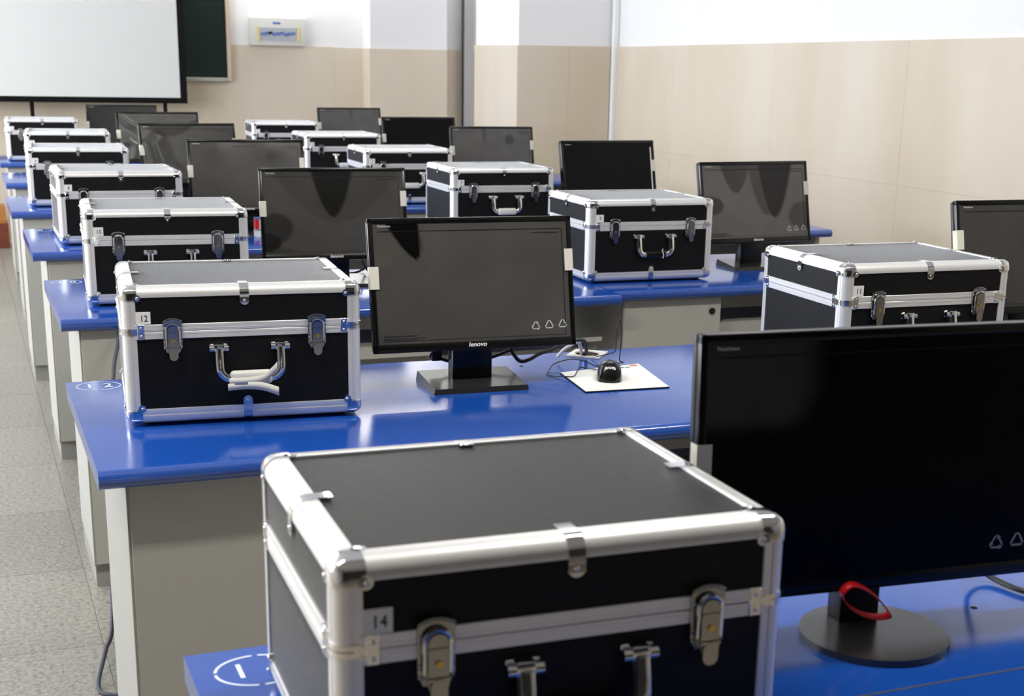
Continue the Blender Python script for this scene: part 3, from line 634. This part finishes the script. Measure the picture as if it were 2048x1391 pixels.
FILMS = {
 12: (lambda s, t: max(tongue(s, t, 0.145, 0.30, 0.085, 0.02, 0.22), 0.5 * blob(s, t, 0.25, 0.355, 0.03, 0.015, 0.8), 0.5 * blob(s, t, 0.79, 0.35, 0.03, 0.015, 0.8)),
      lambda s, t: 0.0015 * gau(s, t, 0.25, 0.25, 0.08, 0.14) + 0.002 * gau(s, t, 0.03, 0.36, 0.06, 0.08) + 0.0012 * gau(s, t, 0.78, 0.22, 0.06, 0.13)),
 10: (lambda s, t: max(0.55 * tongue(s, t, 0.52, 0.62, 0.46, 0.03), 0.92 * tongue(s, t, 0.49, 0.56, 0.16, 0.05), 0.75 * blob(s, t, 0.08, 0.68, 0.13, 0.2, 0.4), 0.9 * blob(s, t, 0.02, 0.85, 0.1, 0.12, 0.3)),
      lambda s, t: 0.001 * gau(s, t, 0.5, 0.3, 0.2, 0.3)),
 9: (lambda s, t: max(0.55 * tongue(s, t, 0.31, 0.38, 0.14, 0.03), 0.45 * tongue(s, t, 0.60, 0.70, 0.17, 0.03), 0.78 * tongue(s, t, 0.70, 0.73, 0.17, 0.03, -0.03), 0.6 * blob(s, t, 0.06, 0.55, 0.12, 0.13, 0.2), 0.5 * blob(s, t, 0.97, 0.72, 0.15, 0.2, 0.2)), Z),
 8: (lambda s, t: max(0.5 * tongue(s, t, 0.23, 0.26, 0.02, 0.03), 0.55 * blob(s, t, 0.72, 0.20, 0.05, 0.09, 0.6)),
     lambda s, t: 0.003 * (gau(s, t, 0.23, 0.05, 0.13, 0.26) + gau(s, t, 0.72, 0.05, 0.14, 0.26))),
 6: (lambda s, t: max(0.7 * tongue(s, t, 0.3, 0.2, 0.28, 0.05), 0.5 * blob(s, t, 0.35, 0.75, 0.3, 0.12, 0.8)),
     lambda s, t: 0.012 * ridge(s, t, [(0.05, 0.35), (0.08, 0.6), (0.09, 0.95)], 0.035) + 0.010 * ridge(s, t, [(0.15, 0.3), (0.22, 0.7), (0.38, 1.0)], 0.07)),
 4: (lambda s, t: 0.35 * blob(s, t, 0.5, 0.2, 0.4, 0.15, 0.8),
     lambda s, t: 0.018 * ridge(s, t, [(0.0, 0.02), (0.12, 0.2), (0.25, 0.32), (0.4, 0.62)], 0.045) + 0.014 * ridge(s, t, [(0.05, 0.62), (0.12, 0.60), (0.19, 0.7), (0.16, 0.95)], 0.05) + 0.006 * ridge(s, t, [(0.85, 0.2), (1.0, 0.1)], 0.04)),
 2: (lambda s, t: 0.85 - 0.25 * s, lambda s, t: 0.002 * gau(s, t, 0.2, 0.3, 0.1, 0.3)),
 7: (lambda s, t: 1.0, Z), 3: (lambda s, t: 1.0, Z),
 5: (lambda s, t: max(0.4 * tongue(s, t, 0.40, 0.32, 0.03, 0.05), 0.45 * blob(s, t, 0.72, 0.22, 0.06, 0.1, 0.6)), lambda s, t: 0.003 * (gau(s, t, 0.4, 0.1, 0.12, 0.22) + gau(s, t, 0.72, 0.08, 0.1, 0.24))),
 1: (lambda s, t: 0.4 * tongue(s, t, 0.52, 0.3, 0.05, 0.06), lambda s, t: 0.003 * (gau(s, t, 0.5, 0.1, 0.12, 0.3) + gau(s, t, 0.8, 0.15, 0.08, 0.22))),
 11: (lambda s, t: 0.35, Z),
 14: (lambda s, t: 1 - 0.42 * sst((0.32 - s - 0.28 * max(0, t - 0.2)) / 0.1) * sst((0.38 - t) / 0.10), lambda s, t: 0.0),
}
def recycle_marks():
    """three recycling triangles, centred on the middle one, in the x-z plane"""
    m = MB()
    def tri(cx, cz, R, w, gaps):
        c = [(cx + R * math.cos(math.radians(a)), cz + R * math.sin(math.radians(a))) for a in (90, 210, 330)]
        for k in range(3):
            a, b = Vector(c[k]), Vector(c[(k + 1) % 3]); d = (b - a).normalized(); n = Vector((-d.y, d.x)); L = (b - a).length
            segs = [(0.14, 0.86)] if not gaps else [(0.18, 0.70)]
            for u, v in segs:
                p = [a + d * L * u + n * w / 2, a + d * L * v + n * w / 2, a + d * L * v - n * w / 2, a + d * L * u - n * w / 2]
                m.bm.faces.new([m.bm.verts.new((q.x, 0, q.y)) for q in p])
            if gaps:   # arrow head
                p = [a + d * L * 0.66 + n * w * 1.3, a + d * L * 0.92, a + d * L * 0.66 - n * w * 1.3]
                m.bm.faces.new([m.bm.verts.new((q.x, 0, q.y)) for q in p])
            # bent corner
            cc = Vector((cx, cz)); e0 = b + (cc - b).normalized() * w * 0.9
            p = [b - d * L * 0.16 + n * w / 2, e0 + (b - cc).normalized() * w * 0.1, b - d * L * 0.16 - n * w / 2]
            d2 = (Vector(c[(k + 2) % 3]) - b).normalized(); n2 = Vector((-d2.y, d2.x))
            q4 = [b - d * L * 0.16 - n * w / 2, b - d * L * 0.16 + n * w / 2, b + d2 * L * 0.16 + n2 * w / 2, b + d2 * L * 0.16 - n2 * w / 2]
            m.bm.faces.new([m.bm.verts.new((q.x, 0, q.y)) for q in (q4[0], q4[1], q4[2], q4[3])])
    tri(-0.0315, -0.001, 0.0125, 0.0024, True); tri(0, 0, 0.0125, 0.0026, False); tri(0.0315, 0.001, 0.0125, 0.0026, False)
    return m.mesh('recycling_marks', M['print_light'], 0)
RM = recycle_marks()
PET = text_mesh('PET', 0.0055, M['print_light']); PET.name = 'mark_lettering'
REC = text_mesh('REC', 0.0075, M['print_light'], bold=0.0002)
LOGO = text_mesh('lenovo', 0.0135, M['logo'], shear=0.22, bold=0.00035, sx=1.12); LOGO.name = 'brand_lettering'
SUB = text_mesh('ThinkVision', 0.0062, M['print_light'], bold=0.0001); SUB.name = 'model_lettering'
def smallprint(w, h):
    m = MB(); rnd = random.Random(3)
    def line(x0, x1, z, hh):
        x = x0
        while x < x1:
            l = rnd.uniform(0.0015, 0.005)
            m.bm.faces.new([m.bm.verts.new(p) for p in ((x, 0, z - hh), (min(x + l, x1), 0, z - hh), (min(x + l, x1), 0, z + hh), (x, 0, z + hh))]); x += l + 0.0012
    line(w / 2 - 0.082, w / 2 - 0.02, h - 0.024, 0.0011); line(-w / 2 + 0.012, -w / 2 + 0.085, 0.0165, 0.0011)
    line(-w / 2 + 0.012, -w / 2 + 0.105, 0.0115, 0.0006); line(-w / 2 + 0.012, -w / 2 + 0.085, 0.0085, 0.0005)
    def bar(x0, x1, z0, z1): m.bm.faces.new([m.bm.verts.new(p) for p in ((x0, 0, z0), (x1, 0, z0), (x1, 0, z1), (x0, 0, z1))])
    a, b = -w / 2 + 0.010, w / 2 - 0.012
    bar(a, b, h - 0.0165, h - 0.015); bar(a, b, 0.0058, 0.0065); bar(b, b + 0.0012, 0.0058, h - 0.015)
    return m.mesh('film_small_print', M['print_dark'], 0)
def make_monitor(n, w, h, label, round_base=False):
    t = thing('monitor', label, 'monitor', (0, 0, 0), 0, 'flat monitors in shipping film')
    bz, bb, bt, dp = 0.0115, 0.019, 0.0125, 0.042
    # frame: four bezel strips around the panel, in panel space (origin bottom centre, +y back)
    head = MB()
    head.box(-w / 2, w / 2, 0, 0.016, 0, bb, 0.002, 2).box(-w / 2, w / 2, 0, 0.016, h - bt, h, 0.002, 2)
    head.box(-w / 2, -w / 2 + bz, 0, 0.016, 0, h, 0.002, 2).box(w / 2 - bz, w / 2, 0, 0.016, 0, h, 0.002, 2)
    head = head.build('bezel', M['plastic'], t)
    back = MB().box(-w / 2 + 0.001, w / 2 - 0.001, 0.0155, 0.030, 0.001, h - 0.001, 0.006, 3).box(-w / 2 + 0.07, w / 2 - 0.07, 0.028, 0.060, 0.05, h - 0.05, 0.012, 3)
    back.build('back_shell', M['plastic_side'], head)
    MB().box(-w / 2 + bz - 0.001, w / 2 - bz + 0.001, 0.004, 0.015, bb - 0.001, h - bt + 0.001).build('display_panel', M['glass'], head, 0)
    fw, fh = w - 2 * bz, h - bb - bt
    fl = link('protective_film', film_mesh(fw, fh, *FILMS[n], 0.0018, BASE_CONTACT.get(n, 0.0)), head); fl.location = (0, 0, bb)
    blackf = n in (7, 3)
    if not blackf:
        o = link('film_small_print', SP[(w, h)], head); o.location = (0, 0.0010, bb)
        o = link('recycling_marks', RM, head); o.location = (w / 2 - (0.0615 if w < 0.5 else 0.072), 0.0010, bb + 0.0275)
    lg = link('brand_lettering', LOGO, head); lg.location = (0.0, -0.0003, bb - 0.0078)
    sb = link('model_lettering', SUB, head); sb.location = (-w / 2 + 0.035, 0.0008, h - bt - 0.005)
    # tape
    for sx, zc in (TAPES.get(n, ((-1, 0.56), (1, 0.66)))):
        x = sx * w / 2; zc *= h
        m = MB().box(*sorted((x + sx * 0.0006, x - sx * 0.019)), -0.0008, 0.0004, zc - 0.024, zc + 0.024).box(*sorted((x, x + sx * 0.0008)), -0.0008, 0.018, zc - 0.024, zc + 0.024)
        m.build('tape', M['tape'], head, 0)
    return t, head
TAPES = {14: ((-1, 0.535),), 9: ((1, 0.66),), 7: ((1, 0.62),), 2: ((-1, 0.52),), 11: ((-1, 0.66),)}
MW, MH, BW, BH = 0.46, 0.287, 0.535, 0.335
SP = {(MW, MH): smallprint(MW - 0.023, MH - 0.0315), (BW, BH): smallprint(BW - 0.023, BH - 0.0315)}
NECK = MB().box(-0.046, 0.046, 0.040, 0.078, 0.008, 0.15, 0.004, 2).box(-0.055, 0.055, 0.062, 0.100, 0.12, 0.24, 0.006, 2).mesh('stand_neck', M['plastic'])
fp = [(-0.105, -0.020), (0.105, -0.020), (0.105, 0.15), (-0.105, 0.15)]
BASE = MB()
bv = [BASE.bm.verts.new(p) for p in ((-0.108, -0.022, 0.0), (0.108, -0.022, 0.0), (0.108, 0.135, 0.0), (-0.108, 0.135, 0.0), (-0.105, -0.020, 0.012), (0.105, -0.020, 0.012), (0.105, 0.133, 0.022), (-0.105, 0.133, 0.022))]
for f in ((0, 3, 2, 1), (4, 5, 6, 7), (0, 1, 5, 4), (1, 2, 6, 5), (2, 3, 7, 6), (3, 0, 4, 7)): BASE.bm.faces.new([bv[i] for i in f])
BASE = BASE.mesh('stand_base', M['base'], 20)
RB = MB().prism(arc(0, 0, 0.094, 0, 360, 64)[:-1], 'z', 0.0, 0.009).mesh('stand_base', M['base'], 40)
MON = {12: (1.020, 2.897, 0.3700, -2.6), 10: (1.085, 4.39, 0.365, -5.0), 8: (1.076, 5.785, 0.3745, -3.8), 6: (1.030, 7.02, 0.382, 5.0), 4: (1.078, 8.46, 0.380, 2.6), 2: (1.055, 10.10, 0.364, -8.0),
       9: (2.615, 4.41, 0.3750, 4.6), 7: (2.60, 5.62, 0.380, 4.8), 5: (2.635, 7.165, 0.366, -2.1), 3: (2.60, 8.35, 0.366, 0.0), 1: (2.587, 9.95, 0.3634, 3.0), 11: (2.515, 2.86, 0.388, -2.0)}
ML = {12: 'monitor in grey film with square base beside case 12, mouse to its right', 10: 'monitor in grey film with a large dark V shaped patch, beside case 10',
      8: 'monitor in grey film beside case 8 with two dimples at the top', 6: 'monitor in wrinkled film beside case 6, second behind case 8 monitor', 4: 'monitor in creased film with bright shiny streaks beside case 4',
      2: 'farthest left monitor, dark film, just under the projection screen edge', 9: 'monitor in grey film with rounded dark patches, right of case 9', 7: 'plain black monitor with a pale strip, behind case 9',
      5: 'monitor in grey film right of case 5 before the column', 3: 'plain black monitor right of case 3 before the pilaster', 1: 'farthest right column monitor in grey film beside case 1',
      11: 'monitor in grey film cut by the right edge, behind case 11', 14: 'large nearest black monitor on a round base at the right edge'}
MO = {}
for n, (x, y, z, a) in MON.items():
    t, head = make_monitor(n, MW, MH, ML[n])
    a = math.radians(a)
    ybk = MH * math.sin(TILT)                     # top edge leans back
    bx, by = x + ybk * math.sin(a), y - ybk * math.cos(a)
    zb = z - MH * math.cos(TILT)
    t.location = (bx, by, D); t.rotation_euler = (0, 0, a)
    head.location = (0, 0, zb); head.rotation_euler = (-TILT, 0, 0)
    nk = link('stand_neck', NECK, t)
    bs = link('stand_base', BASE, t); bs.location = (0, -0.012, 0)
    if n == 9: bs.rotation_euler = (0, 0, -0.15)
    if n == 7:
        MB().box(MW / 2 - 0.021, MW / 2 - 0.016, 0.0004, 0.0016, 0.035, MH - 0.03).build('film_edge_fold', M['paper'], head, 0)
    MO[n] = t
# the big near monitor on a round foot
t, head = make_monitor(14, BW, BH, ML[14], True)
t.location = (1.05, 1.386, D); t.rotation_euler = (0, 0, math.radians(-4.5))
head.location = (0.0, 0.0, 0.058); head.rotation_euler = (-0.03, 0, 0)
for o in head.children:
    if o.name.startswith('brand_lettering'): bpy.data.objects.remove(o); break
bs = link('stand_base', RB, t); bs.location = (-0.022, -0.020, 0)
MB().box(-0.052, 0.006, 0.016, 0.050, 0.008, 0.13, 0.004, 2).build('stand_neck', M['plastic_side'], t)
MO[14] = t
# red strap looped round the stand of the big monitor
st = [(0.968, 1.352, 0.082), (0.964, 1.356, 0.072), (0.970, 1.356, 0.060), (0.980, 1.354, 0.050), (0.998, 1.352, 0.040), (1.02, 1.352, 0.034), (1.037, 1.352, 0.036), (1.025, 1.352, 0.052), (1.008, 1.350, 0.068), (0.99, 1.349, 0.080), (0.976, 1.350, 0.085), (0.968, 1.352, 0.082)]
m = MB(); rows = []
for p in smooth_path(st, 5):
    rows.append([m.bm.verts.new((p.x + s * 0.001, p.y + s * 0.006, D + p.z + s * 0.0015)) for s in (-1, 1)])
for u_, v_ in zip(rows, rows[1:]): m.bm.faces.new((u_[0], v_[0], v_[1], u_[1]))
so = m.build('red_strap', M['red']); so.modifiers.new('thickness', 'SOLIDIFY').thickness = 0.0016
tag(so, 'red plastic strap looped round the neck of the large round based monitor', 'strap')

# ------------------------------------------------------------------ cables, mouse, small things
def world_cable(name, P, rad, m, parent):
    me = MB().tube(smooth_path([(p[0], p[1], p[2] + D) for p in P], 6), rad, 8).mesh(name, m)
    if parent is not None: me.transform(parent.matrix_basis.inverted())
    return link(name, me, parent)
for o in bpy.data.objects:
    pass
bpy.context.view_layer.update()
world_cable('power_cable', [(0.955, 2.93, 0.085), (0.9459, 2.95, 0.0559), (0.9671, 2.95, 0.0501), (0.9967, 2.95, 0.0414), (1.0626, 2.95, 0.041), (1.111, 2.95, 0.0509), (1.166, 2.96, 0.0685), (1.22, 2.96, 0.09)], 0.0040, M['cable'], MO[12])
MB().box(-0.012, 0.012, -0.009, 0.009, -0.02, 0.014, 0.003, 2).build('cable_plug', M['cable'], MO[12]).location = (-0.065, 0.108, 0.066)
world_cable('video_cable', [(1.134, 2.94, 0.10), (1.138, 2.95, 0.0645), (1.148, 2.95, 0.0441), (1.163, 2.95, 0.0315), (1.185, 2.95, 0.0349), (1.21, 2.955, 0.0452), (1.247, 2.96, 0.0535), (1.285, 2.98, 0.066), (1.325, 3.02, 0.058), (1.365, 3.05, 0.050), (1.388, 3.085, 0.015), (1.39, 3.105, 0.0055)], 0.0045, M['cable'], MO[12])
world_cable('white_cable', [(1.30, 3.06, 0.012), (1.315, 3.055, 0.030), (1.33, 3.05, 0.040), (1.347, 3.055, 0.046), (1.367, 3.08, 0.036), (1.384, 3.105, 0.006)], 0.0042, M['cable_white'], MO[12])
world_cable('video_cable', [(1.19, 4.46, 0.10), (1.20, 4.47, 0.055), (1.225, 4.47, 0.02), (1.27, 4.48, 0.012)], 0.004, M['cable'], MO[10])
world_cable('power_cable', [(1.13, 4.47, 0.02), (1.18, 4.47, 0.022), (1.23, 4.48, 0.045), (1.28, 4.48, 0.07)], 0.0038, M['cable'], MO[10])
world_cable('video_cable', [(1.265, 1.45, 0.085), (1.283, 1.50, 0.035), (1.30, 1.483, 0.010), (1.3125, 1.4227, 0.006), (1.35, 1.385, 0.0055), (1.42, 1.37, 0.0055)], 0.004, M['cable'], MO[14])
hc = world_cable('hanging_cable', [(0.372, 3.95, -0.038), (0.3612, 3.90, -0.0674), (0.3397, 3.85, -0.1483), (0.3009, 3.70, -0.4212), (0.2671, 3.45, -0.6749), (0.2415, 3.40, -0.739), (0.2117, 3.287, -0.782), (0.2399, 3.233, -0.784), (0.32, 3.20, -0.784)], 0.0055, M['cable_blue'], None)
tag(hc, 'dark slate cable drooping from desk 10 to the floor by the aisle', 'cable')
# mouse pad with print
def pad_mesh(q, zt):
    m = MB(); low = [m.bm.verts.new((x, y, D + 0.0003)) for x, y in q]; up = [m.bm.verts.new((x, y, D + zt)) for x, y in q]
    m.bm.faces.new(up); m.bm.faces.new(low[::-1])
    for k in range(4): m.bm.faces.new((low[k], low[(k + 1) % 4], up[(k + 1) % 4], up[k]))
    return m
pq = [(1.2536, 2.930), (1.2305, 2.733), (1.4305, 2.722), (1.474, 2.968)]
mp = thing('mouse_pad', 'white mouse pad with black edge under the mouse on desk 12', 'mouse pad', (0, 0, 0))
pad_mesh([(x, y) for x, y in pq], 0.003).build('pad_base', M['rubber'], mp, 0)
cx_, cy_ = sum(p[0] for p in pq) / 4, sum(p[1] for p in pq) / 4
def lift(o, dz): o.location.z += dz; return o
top = pad_mesh([(cx_ + (x - cx_) * 0.992, cy_ + (y - cy_) * 0.992) for x, y in pq], 0.0012).build('pad_top', M['paper'], mp, 0); lift(top, 0.0027)
me = text_mesh('ThinkPad', 0.017, M['print_dark'], depth=0, bold=0.0002); me.transform(Matrix.Rotation(math.radians(-90), 4, 'X')); o = link('pad_lettering', me, mp); o.location = (1.405, 2.934, D + 0.0042); o.rotation_euler = (0, 0, 0.12)
MB().prism([(1.452 + 0.010 * math.cos(k * math.pi / 8), 2.950 + 0.007 * math.sin(k * math.pi / 8)) for k in range(16)], 'z', D + 0.0038, D + 0.0043).build('red_logo_dot', mat('orange_red_print', (0.62, 0.09, 0.05, 1), 0.6), mp, 0)
# mouse: one lofted shell
ms = thing('computer_mouse', 'black computer mouse with white lettering on the mouse pad', 'mouse', (1.336, 2.838, D + 0.0039), math.radians(-24))
m = MB(); rows = []; NY, NA = 16, 20
for j in range(NY + 1):
    v = j / NY; yy = -0.050 + 0.100 * v
    e = max(0.0, 1 - abs(2 * v - 1) ** 3.2) ** 0.5; wx = 0.0305 * (0.30 + 0.70 * e) * (1.0 - 0.07 * math.sin(v * math.pi)); hz = 0.0385 * e * (1.0 - 0.42 * max(0, v - 0.35)) + 0.005
    rows.append([m.bm.verts.new((wx * math.copysign(abs(math.cos(a)) ** 0.8, math.cos(a)), yy, 0.0015 + hz * abs(math.sin(a)) ** 0.75)) for a in [math.pi * k / NA for k in range(NA + 1)]])
for a, b in zip(rows, rows[1:]):
    for k in range(NA): m.bm.faces.new((a[k], a[k + 1], b[k + 1], b[k]))
    m.bm.faces.new((a[0], b[0], b[NA], a[NA]))
m.bm.faces.new(rows[0]); m.bm.faces.new(rows[-1][::-1])
m.build('mouse_shell', M['plastic'], ms, 70)
MB().box(-0.021, 0.021, -0.042, 0.042, 0, 0.003).build('mouse_foot', M['rubber'], ms, 0)
MB().cyl((-0.004, 0.026, 0.030), (0.004, 0.026, 0.030), 0.008, 14).build('scroll_wheel', M['rubber'], ms)
# lettering laid on the hump: project each point down onto the shell
lm_ = text_mesh('lenovo', 0.0080, M['logo'], shear=0.2, bold=0.0002, sx=1.15, depth=0)
def shell_z(x, y):
    v = (y + 0.05) / 0.1; e = max(0.0, 1 - abs(2 * v - 1) ** 3.2) ** 0.5
    wx = 0.0305 * (0.30 + 0.70 * e) * (1.0 - 0.07 * math.sin(v * math.pi)); hz = 0.0385 * e * (1.0 - 0.42 * max(0, v - 0.35)) + 0.005
    c = min(0.99, (abs(x) / wx) ** (1 / 0.8)); return 0.0015 + hz * (math.sqrt(1 - c * c)) ** 0.75
for v_ in lm_.vertices:
    x_, y_ = v_.co.x, -0.0405 + v_.co.z; v_.co = (x_, y_ - 0.0004, shell_z(x_, y_) + 0.0006)
link('brand_lettering', lm_, ms)
bpy.context.view_layer.update()
world_cable('mouse_cord', [(1.332, 2.893, 0.012), (1.334, 2.92, 0.008), (1.319, 2.957, 0.006), (1.292, 2.919, 0.007), (1.262, 2.872, 0.0065), (1.240, 2.875, 0.0065), (1.226, 2.905, 0.0022), (1.219, 2.927, 0.0022), (1.234, 2.954, 0.003), (1.26, 2.985, 0.012), (1.305, 2.99, 0.020), (1.335, 2.975, 0.016), (1.352, 2.953, 0.008)], 0.0013, M['cable'], ms)
world_cable('mouse_cord', [(1.352, 2.953, 0.008), (1.40, 2.975, 0.0045), (1.4432, 2.99, 0.004), (1.4335, 2.99, 0.010), (1.4358, 2.99, 0.0463), (1.437, 2.99, 0.0827), (1.4322, 2.99, 0.1048), (1.4257, 2.99, 0.1015), (1.4214, 2.99, 0.0775), (1.4216, 2.99, 0.0374), (1.4139, 2.995, 0.028), (1.400, 3.04, 0.012), (1.402, 3.09, 0.0065), (1.404, 3.11, 0.0055)], 0.0013, M['cable'], ms)
# white pad and pen on desk 10, small carton on desk 8
q = [(1.199, 4.335), (1.40, 4.342), (1.42, 4.60), (1.204, 4.585)]
p2 = thing('mouse_pad', 'white pad with grey edge half hidden by the front monitor on desk 10', 'mouse pad')
pad_mesh(q, 0.007).build('pad_base', M['kick'], p2, 0)
lift(pad_mesh(q, 0.0012).build('pad_top', M['paper'], p2, 0), 0.0066)
pen = MB().cyl((1.215, 4.40, D + 0.0108), (1.245, 4.475, D + 0.0108), 0.003, 8).build('dark_pen', M['cable']); tag(pen, 'short dark pen lying on the white pad on desk 10', 'pen')
cb = thing('small_carton', 'small red and white carton standing left of the monitor on desk 8', 'carton', (1.098, 5.648, D), 0.03)
MB().box(-0.022, 0.05, -0.02, 0.02, 0.0, 0.026, 0.001).build('carton_base', M['paper'], cb)
MB().box(-0.022, 0.05, -0.019, 0.02, 0.026, 0.034).build('grey_band', M['kick'], cb, 0)
MB().box(-0.022, -0.008, -0.019, 0.02, 0.034, 0.072).build('red_band', M['red'], cb, 0)
MB().box(-0.008, 0.05, -0.019, 0.02, 0.034, 0.072).build('white_band', M['white_plastic'], cb, 0)
MB().box(-0.022, 0.05, -0.019, 0.02, 0.072, 0.078).build('blue_band', M['blue_switch'], cb, 0)
